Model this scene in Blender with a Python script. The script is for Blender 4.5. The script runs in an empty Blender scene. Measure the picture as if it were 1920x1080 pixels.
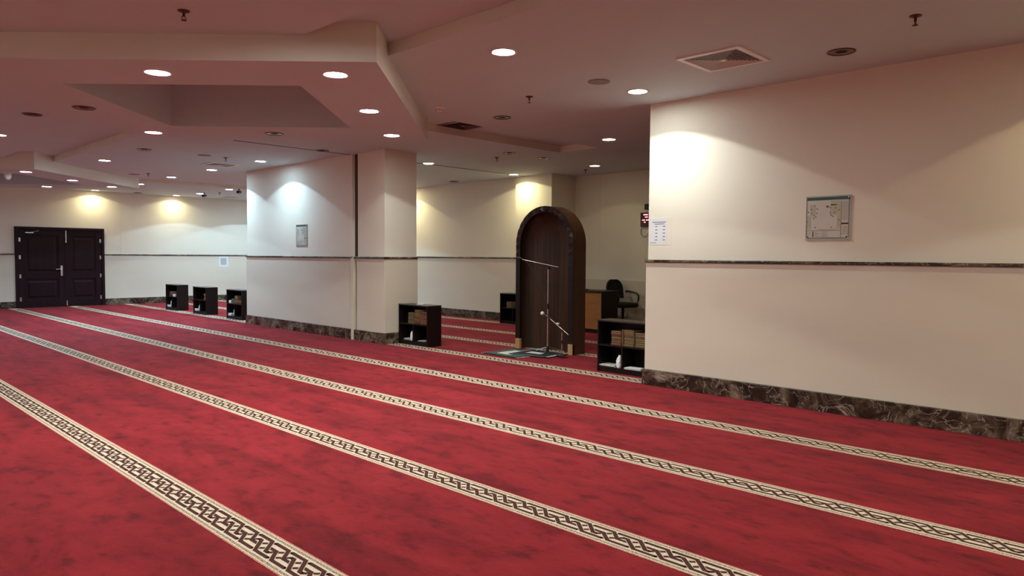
import bpy, bmesh, math, random
from mathutils import Vector, Matrix
random.seed(7)
PI = math.pi
sc = bpy.context.scene
C = sc.collection

# ------------------------------------------------------------------ camera, world, exposure
H = 1.4
FPX, YAW, PITCH, ROLL = 1349.26, 45.736, 2.550, 0.4105
y_, t_, r_ = (math.radians(a) for a in (YAW, PITCH, ROLL))
F = Vector((-math.cos(y_), math.sin(y_), 0)); R = Vector((math.sin(y_), math.cos(y_), 0)); U = Vector((0, 0, 1))
F2 = F*math.cos(t_) - U*math.sin(t_); U2 = U*math.cos(t_) + F*math.sin(t_)
R3 = R*math.cos(r_) + U2*math.sin(r_); U3 = U2*math.cos(r_) - R*math.sin(r_)
cam_d = bpy.data.cameras.new('camera'); cam = bpy.data.objects.new('camera', cam_d); C.objects.link(cam)
cam_d.sensor_width = 36; cam_d.lens = FPX/1920*36; cam_d.clip_start = .05; cam_d.clip_end = 100
cam.matrix_world = Matrix(((R3.x, U3.x, -F2.x, 0), (R3.y, U3.y, -F2.y, 0), (R3.z, U3.z, -F2.z, H), (0, 0, 0, 1)))
sc.camera = cam
w = bpy.data.worlds.new('world'); sc.world = w; w.use_nodes = True
w.node_tree.nodes['Background'].inputs[0].default_value = (.5, .5, .55, 1)
w.node_tree.nodes['Background'].inputs[1].default_value = .02
sc.view_settings.view_transform = 'Standard'
sc.view_settings.look = 'None'
sc.view_settings.gamma = 1.0
sc.view_settings.exposure = 0.32
try: sc.view_settings.use_curve_mapping = False
except Exception: pass

LAMP_W = 56.0            # power of one downlight
LENS = 100.0             # brightness of the glowing lens
HALF = math.radians(64)  # cut-off half angle of the downlight reflector
COOL, NEUT, WARM = (.54, .82, 1.0), (.92, 1.0, .94), (1.0, .90, .52)

# main levels and lines of the hall
ZM, ZL, ZH = 3.047, 2.851, 3.149       # main ceiling, dropped ring, trench
YW, YB = 6.674, 7.30                   # qibla wall front and back
XF = -21.42                            # far wall
ZR = 1.356                             # rail
ZB = .171                              # baseboard
XR, YN = 8.0, -6.0                     # right and near walls (behind the camera)
Y_BACK, Y_REC = 11.0, 11.6             # back walls
X0, YC, SP = -7.13, 3.21, 10.19        # dropped square ring centre and spacing
DO, DI = 2.56, 1.44                    # half diagonals of the ring

# ------------------------------------------------------------------ materials
def new_mat(name):
    m = bpy.data.materials.new(name); m.use_nodes = True
    nt = m.node_tree
    return m, nt, nt.nodes, nt.links, nt.nodes['Principled BSDF']
def simple(name, col, rough=.6, metal=0, spec=.5, emit=None, es=0, noise=0, nscale=20, bump=0):
    m, nt, N, L, b = new_mat(name)
    b.inputs['Base Color'].default_value = (*col, 1); b.inputs['Roughness'].default_value = rough
    b.inputs['Metallic'].default_value = metal; b.inputs['Specular IOR Level'].default_value = spec
    if emit: b.inputs['Emission Color'].default_value = (*emit, 1); b.inputs['Emission Strength'].default_value = es
    if noise or bump:
        tc = N.new('ShaderNodeTexCoord'); n = N.new('ShaderNodeTexNoise'); n.inputs['Scale'].default_value = nscale
        n.inputs['Detail'].default_value = 4
        L.new(tc.outputs['Object'], n.inputs['Vector'])
        if noise:
            r = N.new('ShaderNodeValToRGB'); r.color_ramp.elements[0].position = .3; r.color_ramp.elements[1].position = .7
            r.color_ramp.elements[0].color = (*[c*(1-noise) for c in col], 1); r.color_ramp.elements[1].color = (*[min(1, c*(1+noise)) for c in col], 1)
            L.new(n.outputs['Fac'], r.inputs['Fac']); L.new(r.outputs['Color'], b.inputs['Base Color'])
        if bump:
            bp = N.new('ShaderNodeBump'); bp.inputs['Strength'].default_value = bump; bp.inputs['Distance'].default_value = .01
            L.new(n.outputs['Fac'], bp.inputs['Height']); L.new(bp.outputs['Normal'], b.inputs['Normal'])
    return m
def ramp(N, stops):
    r = N.new('ShaderNodeValToRGB'); e = r.color_ramp.elements
    e[0].position, e[0].color = stops[0][0], (*stops[0][1], 1)
    e[1].position, e[1].color = stops[-1][0], (*stops[-1][1], 1)
    for p, c in stops[1:-1]:
        x = e.new(p); x.color = (*c, 1)
    return r
def mapped(N, L, scale=(1, 1, 1), rot=(0, 0, 0)):
    tc = N.new('ShaderNodeTexCoord'); mp = N.new('ShaderNodeMapping')
    mp.inputs['Scale'].default_value = scale; mp.inputs['Rotation'].default_value = rot
    L.new(tc.outputs['Object'], mp.inputs['Vector']); return mp

def carpet_mat():
    m, nt, N, L, b = new_mat('red_carpet')
    mp = mapped(N, L, (1, 1.9, 1), (0, 0, math.radians(-8)))
    n1 = N.new('ShaderNodeTexNoise'); n1.inputs['Scale'].default_value = 1.5; n1.inputs['Detail'].default_value = 6; n1.inputs['Roughness'].default_value = .68; n1.inputs['Distortion'].default_value = .5
    L.new(mp.outputs[0], n1.inputs['Vector'])
    mp2 = mapped(N, L, (1, 1.6, 1), (0, 0, math.radians(14)))
    n2 = N.new('ShaderNodeTexNoise'); n2.inputs['Scale'].default_value = 5.5; n2.inputs['Detail'].default_value = 5; n2.inputs['Roughness'].default_value = .6
    L.new(mp2.outputs[0], n2.inputs['Vector'])
    r1 = ramp(N, [(.30, (.125, .0038, .008)), (.47, (.225, .0095, .0145)), (.66, (.275, .0145, .020))])
    L.new(n1.outputs['Fac'], r1.inputs['Fac'])
    r2 = ramp(N, [(.32, (.42, .38, .40)), (.40, (.74, .70, .72)), (.49, (1, 1, 1)), (.78, (1.06, 1.06, 1.06))])
    L.new(n2.outputs['Fac'], r2.inputs['Fac'])
    mx = N.new('ShaderNodeMix'); mx.data_type = 'RGBA'; mx.blend_type = 'MULTIPLY'; mx.inputs[0].default_value = .85
    L.new(r1.outputs['Color'], mx.inputs[6]); L.new(r2.outputs['Color'], mx.inputs[7])
    n3 = N.new('ShaderNodeTexNoise'); n3.inputs['Scale'].default_value = 260; n3.inputs['Detail'].default_value = 2
    mp3 = mapped(N, L); L.new(mp3.outputs[0], n3.inputs['Vector'])
    r3 = ramp(N, [(.35, (.80, .80, .80)), (.60, (1.08, 1.08, 1.08)), (.78, (1.7, 2.0, 2.0))])
    L.new(n3.outputs['Fac'], r3.inputs['Fac'])
    m2 = N.new('ShaderNodeMix'); m2.data_type = 'RGBA'; m2.blend_type = 'MULTIPLY'; m2.inputs[0].default_value = 1
    mp4 = mapped(N, L, (.45, 3.4, 1)); n4 = N.new('ShaderNodeTexNoise'); n4.inputs['Scale'].default_value = 1.1; n4.inputs['Detail'].default_value = 4; n4.inputs['Distortion'].default_value = .3
    L.new(mp4.outputs[0], n4.inputs['Vector'])
    r4 = ramp(N, [(.34, (.66, .62, .64)), (.50, (1, 1, 1)), (.70, (1.10, 1.08, 1.08))]); L.new(n4.outputs['Fac'], r4.inputs['Fac'])
    m4 = N.new('ShaderNodeMix'); m4.data_type = 'RGBA'; m4.blend_type = 'MULTIPLY'; m4.inputs[0].default_value = .8
    L.new(mx.outputs[2], m4.inputs[6]); L.new(r4.outputs['Color'], m4.inputs[7])
    L.new(m4.outputs[2], m2.inputs[6]); L.new(r3.outputs['Color'], m2.inputs[7])
    L.new(m2.outputs[2], b.inputs['Base Color'])
    b.inputs['Roughness'].default_value = .95; b.inputs['Specular IOR Level'].default_value = .1
    b.inputs['Sheen Weight'].default_value = .20; b.inputs['Sheen Roughness'].default_value = .45
    b.inputs['Sheen Tint'].default_value = (1, .34, .40, 1)
    bp = N.new('ShaderNodeBump'); bp.inputs['Strength'].default_value = .35; bp.inputs['Distance'].default_value = .006
    ad = N.new('ShaderNodeMath'); ad.operation = 'MULTIPLY_ADD'; ad.inputs[1].default_value = 4.0
    L.new(n2.outputs['Fac'], ad.inputs[0]); L.new(n3.outputs['Fac'], ad.inputs[2])
    L.new(ad.outputs[0], bp.inputs['Height']); L.new(bp.outputs['Normal'], b.inputs['Normal'])
    return m
def speck_mat(name, a, bcol, scale):
    m, nt, N, L, b = new_mat(name)
    mp = mapped(N, L, scale); v = N.new('ShaderNodeTexNoise'); v.inputs['Scale'].default_value = 1; v.inputs['Detail'].default_value = 1
    L.new(mp.outputs[0], v.inputs['Vector'])
    r = ramp(N, [(.42, a), (.56, bcol)]); L.new(v.outputs['Fac'], r.inputs['Fac']); L.new(r.outputs['Color'], b.inputs['Base Color'])
    b.inputs['Roughness'].default_value = .95; b.inputs['Specular IOR Level'].default_value = .1
    return m
def marble_mat():
    m, nt, N, L, b = new_mat('dark_brown_marble')
    mp = mapped(N, L, (1, 1, 1.3))
    n = N.new('ShaderNodeTexNoise'); n.inputs['Scale'].default_value = 3.0; n.inputs['Detail'].default_value = 9; n.inputs['Roughness'].default_value = .72; n.inputs['Distortion'].default_value = 1.2
    L.new(mp.outputs[0], n.inputs['Vector'])
    r = ramp(N, [(.36, (.006, .004, .003)), (.47, (.030, .018, .011)), (.54, (.105, .070, .045)), (.66, (.24, .19, .14))])
    L.new(n.outputs['Fac'], r.inputs['Fac'])
    n2 = N.new('ShaderNodeTexNoise'); n2.inputs['Scale'].default_value = 3.2; n2.inputs['Detail'].default_value = 6; n2.inputs['Distortion'].default_value = 2.4
    L.new(mp.outputs[0], n2.inputs['Vector'])
    s = N.new('ShaderNodeMath'); s.operation = 'SUBTRACT'; s.inputs[1].default_value = .5; L.new(n2.outputs['Fac'], s.inputs[0])
    a = N.new('ShaderNodeMath'); a.operation = 'ABSOLUTE'; L.new(s.outputs[0], a.inputs[0])
    rv = ramp(N, [(.0, (1, 1, 1)), (.014, (0, 0, 0))]); L.new(a.outputs[0], rv.inputs['Fac'])
    mx = N.new('ShaderNodeMix'); mx.data_type = 'RGBA'
    sc_ = N.new('ShaderNodeMath'); sc_.operation = 'MULTIPLY'; sc_.inputs[1].default_value = .55; L.new(rv.outputs['Color'], sc_.inputs[0])
    L.new(sc_.outputs[0], mx.inputs[0]); L.new(r.outputs['Color'], mx.inputs[6]); mx.inputs[7].default_value = (.66, .56, .46, 1)
    L.new(mx.outputs[2], b.inputs['Base Color']); b.inputs['Roughness'].default_value = .32
    return m
def wall_mat(name, col, axis_scale, var=.06, rough=.75, brush=(3, 3, 60)):
    m, nt, N, L, b = new_mat(name)
    mp = mapped(N, L, axis_scale); n = N.new('ShaderNodeTexNoise'); n.inputs['Scale'].default_value = 1; n.inputs['Detail'].default_value = 5
    L.new(mp.outputs[0], n.inputs['Vector'])
    r = ramp(N, [(.3, tuple(c*(1-var) for c in col)), (.7, tuple(min(1, c*(1+var)) for c in col))])
    L.new(n.outputs['Fac'], r.inputs['Fac']); L.new(r.outputs['Color'], b.inputs['Base Color'])
    b.inputs['Roughness'].default_value = rough; b.inputs['Specular IOR Level'].default_value = .3
    mp2 = mapped(N, L, brush); n2 = N.new('ShaderNodeTexNoise'); n2.inputs['Scale'].default_value = 1; n2.inputs['Detail'].default_value = 3
    L.new(mp2.outputs[0], n2.inputs['Vector'])
    bp = N.new('ShaderNodeBump'); bp.inputs['Strength'].default_value = .08; bp.inputs['Distance'].default_value = .004
    L.new(n2.outputs['Fac'], bp.inputs['Height']); L.new(bp.outputs['Normal'], b.inputs['Normal'])
    return m
def wood_mat(name, a, c, scale=(40, 40, 1.2), rough=.35, planks=0, spec=.4):
    m, nt, N, L, b = new_mat(name)
    mp = mapped(N, L, scale); n = N.new('ShaderNodeTexNoise'); n.inputs['Scale'].default_value = 1; n.inputs['Detail'].default_value = 6; n.inputs['Distortion'].default_value = .4
    L.new(mp.outputs[0], n.inputs['Vector'])
    r = ramp(N, [(.32, a), (.68, c)]); L.new(n.outputs['Fac'], r.inputs['Fac'])
    out = r.outputs['Color']
    if planks:
        mp2 = mapped(N, L, (planks, planks*.7, .01)); v = N.new('ShaderNodeTexWhiteNoise'); v.noise_dimensions = '2D'
        fl = N.new('ShaderNodeVectorMath'); fl.operation = 'FLOOR'; L.new(mp2.outputs[0], fl.inputs[0]); L.new(fl.outputs[0], v.inputs['Vector'])
        r2 = ramp(N, [(0, (.55, .55, .55)), (1, (1.25, 1.25, 1.25))]); L.new(v.outputs['Value'], r2.inputs['Fac'])
        mx = N.new('ShaderNodeMix'); mx.data_type = 'RGBA'; mx.blend_type = 'MULTIPLY'; mx.inputs[0].default_value = 1
        L.new(out, mx.inputs[6]); L.new(r2.outputs['Color'], mx.inputs[7]); out = mx.outputs[2]
    L.new(out, b.inputs['Base Color']); b.inputs['Roughness'].default_value = rough; b.inputs['Specular IOR Level'].default_value = spec
    return m

M = {}
M['carpet'] = carpet_mat()
M['cream'] = speck_mat('carpet_stripe_cream', (.60, .48, .36), (.78, .66, .50), (150, 150, 1))
M['edge'] = speck_mat('carpet_stripe_speckled_line', (.06, .032, .022), (.62, .48, .34), (120, 260, 1))
M['pink'] = speck_mat('carpet_stripe_rose_edge', (.46, .14, .12), (.62, .34, .26), (90, 200, 1))
M['knot'] = speck_mat('carpet_stripe_brown_knot', (.055, .020, .018), (.10, .036, .032), (200, 200, 1))
M['marble'] = marble_mat()
M['upper'] = wall_mat('cream_wall_covering', (.86, .81, .70), (.7, .7, .5), .03, .7, (260, 260, 4))
M['lower'] = wall_mat('beige_dado_covering', (.74, .66, .55), (.5, .5, 2.2), .035, .6, (3, 3, 120))
M['ceil'] = simple('white_ceiling_paint', (.60, .67, .70), .75, spec=.25, noise=.015, nscale=2)
M['fascia'] = simple('cream_ceiling_fascia', (.80, .77, .68), .7, spec=.25, noise=.015, nscale=2)  # paler cream than the flat ceiling, used on vertical faces
M['joint'] = simple('dark_joint', (.03, .024, .022), .8, noise=.1)
M['groove'] = simple('shaded_gap_brown', (.10, .065, .045), .8, noise=.1)  # dark brown carries the shade inside the recessed gap
M['coverp'] = simple('cream_joint_cover', (.78, .74, .58), .45, noise=.02)
M['darkwood'] = wood_mat('black_brown_laminate', (.006, .003, .003), (.014, .006, .006), rough=.45, spec=.25)
M['topwood'] = wood_mat('grey_laminate_top', (.02, .014, .014), (.04, .028, .028), (2, 40, 40), rough=.3)  # greyer and paler than the sides, for bookcase tops
M['door'] = wood_mat('dark_mahogany', (.010, .002, .004), (.022, .004, .008), rough=.5, spec=.2)
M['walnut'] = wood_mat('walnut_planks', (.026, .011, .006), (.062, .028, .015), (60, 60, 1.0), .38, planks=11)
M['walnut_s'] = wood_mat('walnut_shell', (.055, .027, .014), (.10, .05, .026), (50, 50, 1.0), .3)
M['ebony'] = wood_mat('ebony_front', (.008, .005, .005), (.016, .01, .009), rough=.3)
M['stud'] = simple('polished_black_stud', (.03, .026, .026), .14, spec=.8, noise=.1)
M['pale'] = wood_mat('pale_wood_foot', (.40, .24, .11), (.52, .33, .16), (30, 30, 3))
M['orange'] = wood_mat('honey_veneer', (.36, .155, .045), (.46, .21, .065), (3, 3, 18), .45)
M['lip'] = wood_mat('light_edge_band', (.50, .34, .18), (.60, .42, .24), (10, 10, 10))
M['white'] = simple('white_plastic', (.82, .82, .80), .45, noise=.02)
M['paper'] = simple('white_paper', (.80, .82, .86), .6, noise=.03, nscale=30)
M['tissue'] = simple('white_tissue', (.86, .86, .86), .9, noise=.03, nscale=60)
M['sheet'] = simple('plan_sheet', (.66, .63, .57), .35, noise=.03, nscale=14)
M['sage'] = simple('plan_zone_sage', (.52, .51, .36), .4, noise=.06, nscale=20)
M['ink'] = simple('grey_ink', (.20, .20, .20), .6, noise=.1)
M['dkink'] = simple('dark_ink', (.035, .035, .04), .5, noise=.1)
M['redink'] = simple('red_ink', (.30, .05, .05), .5, noise=.1)
M['green'] = simple('dark_green_header', (.035, .10, .085), .35, noise=.2, nscale=8)
M['acryl'] = simple('clear_acrylic_backing', (.50, .50, .46), .15, noise=.03)
M['chrome'] = simple('brushed_steel', (.82, .81, .80), .25, 1, noise=.05)
M['alu'] = simple('white_enamelled_metal', (.86, .85, .82), .4, noise=.03)
M['black'] = simple('black_plastic', (.012, .012, .013), .4, noise=.1)
M['fabric'] = simple('black_fabric', (.014, .014, .017), .9, noise=.2, nscale=200)
M['dark'] = simple('dark_void', (.012, .009, .009), .9, noise=.1)
M['offlamp'] = simple('unlit_reflector', (.22, .15, .13), .25, .6, noise=.1)
M['speaker'] = simple('grey_speaker_mesh', (.30, .28, .27), .7, noise=.2, nscale=300)
M['brass'] = simple('dull_bronze', (.10, .05, .035), .35, .6, noise=.1)
M['gold'] = simple('gilt_spine', (.55, .36, .15), .45, .2, noise=.25, nscale=90)
M['pages'] = simple('cream_page_edges', (.60, .46, .28), .8, noise=.12, nscale=300)
for n_, c_ in (('maroon', (.13, .022, .02)), ('brown', (.12, .055, .025)), ('olive', (.10, .085, .03)), ('bgreen', (.03, .06, .04))):
    M[n_] = simple(n_+'_book_cover', c_, .55, noise=.15, nscale=60)
M['rug_g'] = speck_mat('grey_green_rug_pile', (.05, .075, .07), (.13, .16, .15), (40, 90, 1))
M['rug_d'] = speck_mat('dark_rug_pile', (.012, .014, .018), (.05, .055, .06), (60, 60, 1))
M['rug_c'] = speck_mat('cream_rug_pile', (.55, .55, .45), (.72, .72, .60), (60, 60, 1))
M['rug_p'] = speck_mat('white_rug_fringe', (.60, .52, .46), (.82, .76, .70), (220, 220, 1))
M['led'] = simple('red_led', (.3, .02, .03), .4, emit=(1, .22, .26), es=3.0)
M['ledbox'] = simple('dark_red_display', (.06, .004, .008), .2, noise=.1)
def emis(name, col, s):
    m, nt, N, L, b = new_mat(name); b.inputs['Base Color'].default_value = (.8, .8, .8, 1)
    b.inputs['Emission Color'].default_value = (*col, 1); b.inputs['Emission Strength'].default_value = s; return m

M['em_c'] = emis('cool_lamp_glow', COOL, LENS); M['em_n'] = emis('neutral_lamp_glow', NEUT, LENS); M['em_w'] = emis('warm_lamp_glow', WARM, LENS); M['em_wd'] = emis('dim_warm_lamp_glow', WARM, LENS*.22)

# ------------------------------------------------------------------ mesh builder
class MB:
    def __init__(s): s.v = []; s.f = []; s.m = []; s.smooth = []
    def face(s, pts, mi=0, sm=False):
        i = len(s.v); s.v += [tuple(p) for p in pts]; s.f.append(tuple(range(i, i+len(pts)))); s.m.append(mi); s.smooth.append(sm)
    def grid(s, rows, mi=0, sm=True, closed=False):
        i = len(s.v); n = len(rows[0])
        for r in rows: s.v += [tuple(p) for p in r]
        for a in range(len(rows)-1):
            for b in range(n if closed else n-1):
                c = (b+1) % n
                s.f.append((i+a*n+b, i+a*n+c, i+(a+1)*n+c, i+(a+1)*n+b)); s.m.append(mi); s.smooth.append(sm)
        return s
    def box(s, x0, x1, y0, y1, z0, z1, mi=0, bev=0):
        if bev <= 0:
            p = [(x0, y0, z0), (x1, y0, z0), (x1, y1, z0), (x0, y1, z0), (x0, y0, z1), (x1, y0, z1), (x1, y1, z1), (x0, y1, z1)]
            i = len(s.v); s.v += p
            for f in ((0, 3, 2, 1), (4, 5, 6, 7), (0, 1, 5, 4), (1, 2, 6, 5), (2, 3, 7, 6), (3, 0, 4, 7)):
                s.f.append(tuple(i+k for k in f)); s.m.append(mi); s.smooth.append(False)
            return s
        bm = bmesh.new(); bmesh.ops.create_cube(bm, size=1)
        for v in bm.verts: v.co = Vector(((x0+x1)/2+v.co.x*(x1-x0), (y0+y1)/2+v.co.y*(y1-y0), (z0+z1)/2+v.co.z*(z1-z0)))
        bmesh.ops.bevel(bm, geom=bm.edges[:], offset=bev, segments=2, profile=.5, affect='EDGES')
        s.add_bm(bm, mi); return s
    def add_bm(s, bm, mi=0, sm=False):
        i = len(s.v); bm.verts.ensure_lookup_table(); bm.verts.index_update(); s.v += [tuple(v.co) for v in bm.verts]
        for f in bm.faces: s.f.append(tuple(i+v.index for v in f.verts)); s.m.append(mi); s.smooth.append(sm)
        bm.free()
    def tube(s, a, b, r0, r1=None, n=12, mi=0, caps=True):
        r1 = r0 if r1 is None else r1
        a, b = Vector(a), Vector(b); d = (b-a).normalized()
        p = d.orthogonal().normalized(); q = d.cross(p)
        A = [a+(p*math.cos(2*PI*k/n)+q*math.sin(2*PI*k/n))*r0 for k in range(n)]
        B = [b+(p*math.cos(2*PI*k/n)+q*math.sin(2*PI*k/n))*r1 for k in range(n)]
        s.grid([A, B], mi, True, True)
        if caps: s.face(A[::-1], mi); s.face(B, mi)
        return s
    def path(s, pts, r, n=8, mi=0):
        pts = [Vector(p) for p in pts]; rows = []
        for i, p in enumerate(pts):
            d = (pts[min(i+1, len(pts)-1)]-pts[max(i-1, 0)]).normalized()
            ref = Vector((0, 0, 1)) if abs(d.z) < .9 else Vector((1, 0, 0))
            a = d.cross(ref).normalized(); b = d.cross(a)
            rows.append([p+(a*math.cos(2*PI*k/n)+b*math.sin(2*PI*k/n))*r for k in range(n)])
        s.grid(rows, mi, True, True); s.face(rows[0][::-1], mi); s.face(rows[-1], mi); return s
    def lathe(s, prof, c=(0, 0, 0), n=24, mi=0, sm=True):
        rows = [[(c[0]+r*math.cos(2*PI*k/n), c[1]+r*math.sin(2*PI*k/n), c[2]+z) for k in range(n)] for r, z in prof]
        s.grid(rows, mi, sm, True); return s
    def build(s, name, mats, parent=None, loc=None, rz=0):
        me = bpy.data.meshes.new(name); me.from_pydata(s.v, [], s.f)
        if not isinstance(mats, (list, tuple)): mats = [mats]
        for m in mats: me.materials.append(M[m] if isinstance(m, str) else m)
        me.polygons.foreach_set('material_index', s.m); me.polygons.foreach_set('use_smooth', s.smooth)
        me.update()
        o = bpy.data.objects.new(name, me); C.objects.link(o)
        if parent is not None: o.parent = parent
        if loc is not None: o.location = loc
        o.rotation_euler.z = rz
        return o
def struct(o, label=None):
    o['kind'] = 'structure'
    if label: o['label'] = label
    return o
def tag(o, label, cat, group=None):
    o['label'] = label; o['category'] = cat
    if group: o['group'] = group
    return o
def thing(name, label, cat, loc=(0, 0, 0), rz=0, group=None):
    o = bpy.data.objects.new(name, None); o.empty_display_size = .1; C.objects.link(o)
    o.location = loc; o.rotation_euler.z = rz
    return tag(o, label, cat, group)
def copy_tree(o, parent=None):
    c = o.copy(); C.objects.link(c)
    if parent is not None: c.parent = parent
    for ch in list(o.children): copy_tree(ch, c)
    return c

# ------------------------------------------------------------------ floor: carpet with woven stripes
fl = MB()
fl.face([(XF, YN, 0), (XR, YN, 0), (XR, Y_REC, 0), (XF, Y_REC, 0)], 0)
PER, BW = .314, .226
V0 = .03
def strands():
    seg = []   # (u0,v0,u1,v1,layer)
    def flip(u, v): return (u+.5, 1.06-v)
    al = [(.82, .78), (1.20, .78), (1.405, .49), (1.59, .49), (1.82, .78)]
    ga = [(.31, .78), (.70, .78), (.96, .42), (1.03, .42), (1.31, .78)]
    for st in (al, ga, [flip(*p) for p in al], [flip(*p) for p in ga]):
        for (a, b), (c, d) in zip(st[:-1], st[1:]):
            down = d < b-1e-6
            seg.append((a, b, c, d, 1 if down else 0))
    return seg
SEG = strands()
def bar(mb, x0, y0, x1, y1, wd, z, mi, ext):
    a, b = Vector((x0, y0)), Vector((x1, y1)); d = (b-a).normalized(); n = Vector((-d.y, d.x))*wd/2; a = a-d*ext; b = b+d*ext
    mb.face([(a.x-n.x, a.y-n.y, z), (b.x-n.x, b.y-n.y, z), (b.x+n.x, b.y+n.y, z), (a.x+n.x, a.y+n.y, z)], mi)
stripes = [-4.8, -3.52, -2.24, -.96, .33, 1.607, 2.893, 4.143, 5.457, 6.80, 8.06, 9.32, 10.60]
for yc in stripes:
    wd = .215 if yc < 3 else .24
    y0 = yc-wd/2
    def strip(a, b, mi, z=.0015): fl.face([(XF, y0+a*wd, z), (XR, y0+a*wd, z), (XR, y0+b*wd, z), (XF, y0+b*wd, z)], mi)
    for a, b, mi in ((0, .045, 3), (.045, .075, 1), (.075, .145, 2), (.145, .855, 1), (.855, .925, 2), (.925, .955, 1), (.955, 1, 3)): strip(a, b, mi)
    if yc < .2: continue
    k0 = int(math.floor(XF/PER)); k1 = int((XR if yc < YW else -4)/PER)
    for k in range(k0+1, k1-1):
        for u0, v0, u1, v1, ly in SEG:
            p = ((k+u0)*PER, y0+(v0-V0)*wd, (k+u1)*PER, y0+(v1-V0)*wd)
            if p[0] < XF or p[2] > XR: continue
            if ly:
                bar(fl, *p, .028, .0024, 1, -.014); bar(fl, *p, .022, .0028, 4, .005)
            else: bar(fl, *p, .021, .0020, 4, .004)
struct(fl.build('floor', ['carpet', 'cream', 'edge', 'pink', 'knot']), 'red prayer carpet with cream interlaced stripes')

# ------------------------------------------------------------------ ceiling: grid with raised trenches and dropped square rings
HW = .385
centers = [X0-SP, X0, X0+SP]
Q = 2.1
def trench(x, y):
    if abs(y-YC) < HW: return not (any(False for c in centers))
    for c in centers:
        if abs(x-c) < HW and -2.37 < y < 8.79: return True
    return False
xs = sorted(set([XF, XR]+[c+s for c in centers for s in (-HW, HW, -Q, Q) if XF < c+s < XR]))
ys = sorted(set([YN, Y_REC, YC-HW, YC+HW, YC-Q, YC+Q, -2.37, 8.79]))
ce = MB()
def hi(i, j):
    if i < 0 or j < 0 or i >= len(xs)-1 or j >= len(ys)-1: return None
    return trench((xs[i]+xs[i+1])/2, (ys[j]+ys[j+1])/2)
def inq(i, j):
    x, y = (xs[i]+xs[i+1])/2, (ys[j]+ys[j+1])/2
    return any(abs(x-c) < Q and abs(y-YC) < Q for c in centers)
for i in range(len(xs)-1):
    for j in range(len(ys)-1):
        if inq(i, j): continue
        h = hi(i, j); z = ZH if h else ZM
        ce.face([(xs[i], ys[j], z), (xs[i], ys[j+1], z), (xs[i+1], ys[j+1], z), (xs[i+1], ys[j], z)])
        if h:
            for di, dj, a, b in ((1, 0, (xs[i+1], ys[j]), (xs[i+1], ys[j+1])), (-1, 0, (xs[i], ys[j]), (xs[i], ys[j+1])),
                                 (0, 1, (xs[i], ys[j+1]), (xs[i+1], ys[j+1])), (0, -1, (xs[i], ys[j]), (xs[i+1], ys[j]))):
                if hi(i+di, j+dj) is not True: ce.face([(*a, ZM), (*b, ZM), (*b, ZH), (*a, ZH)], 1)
for c in centers:                       # corner triangles between the square hole and the ring
    for sx in (-1, 1):
        for sy in (-1, 1):
            ce.face([(c+sx*Q, YC+sy*HW, ZM), (c+sx*Q, YC+sy*Q, ZM), (c+sx*HW, YC+sy*Q, ZM), (c+sx*HW, YC+sy*(Q-HW), ZM), (c+sx*(Q-HW), YC+sy*HW, ZM)])
            ce.face([(c+sx*HW, YC+sy*Q, ZM), (c+sx*HW, YC+sy*Q, ZH), (c+sx*HW, YC+sy*(Q-HW), ZH), (c+sx*HW, YC+sy*(Q-HW), ZM)])
            ce.face([(c+sx*Q, YC+sy*HW, ZM), (c+sx*Q, YC+sy*HW, ZH), (c+sx*(Q-HW), YC+sy*HW, ZH), (c+sx*(Q-HW), YC+sy*HW, ZM)])
    for s in (-1, 1):
        ce.face([(c-HW, YC+s*Q, ZH), (c+HW, YC+s*Q, ZH), (c+HW, YC+s*1.6, ZH), (c-HW, YC+s*1.6, ZH)])
        ce.face([(c+s*Q, YC-HW, ZH), (c+s*Q, YC+HW, ZH), (c+s*1.6, YC+HW, ZH), (c+s*1.6, YC-HW, ZH)])
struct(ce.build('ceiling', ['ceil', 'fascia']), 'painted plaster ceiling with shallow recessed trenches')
ZTOP = 3.62
for n, c in enumerate(centers[::-1]):
    r = MB()
    def dq(rad, z): return [(c+rad, YC, z), (c, YC+rad, z), (c-rad, YC, z), (c, YC-rad, z)]
    for k in range(4):
        o0, o1, i0, i1 = dq(DO, ZL)[k], dq(DO, ZL)[(k+1) % 4], dq(DI, ZL)[k], dq(DI, ZL)[(k+1) % 4]
        r.face([i0, i1, o1, o0])
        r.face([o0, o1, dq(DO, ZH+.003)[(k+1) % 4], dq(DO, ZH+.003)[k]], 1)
        r.face([i1, i0, dq(DI, ZTOP)[k], dq(DI, ZTOP)[(k+1) % 4]])
        r.face([dq(DO, ZH+.003)[k], dq(DO, ZH+.003)[(k+1) % 4], dq(DI, ZH+.003)[(k+1) % 4], dq(DI, ZH+.003)[k]])
    r.face(dq(DI, ZTOP)[::-1])
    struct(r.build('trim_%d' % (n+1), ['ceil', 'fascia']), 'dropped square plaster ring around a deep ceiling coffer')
# expansion joint across the ceiling
XJ = -10.24
j = MB(); j.box(XJ-.012, XJ+.012, 4.7, YW, ZM-.004, ZM+.001); j.box(XJ-.012, XJ+.012, YB, 10.9, ZM-.004, ZM+.001)
struct(j.build('trim_4', 'joint'), 'dark expansion joint across the ceiling')

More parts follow.
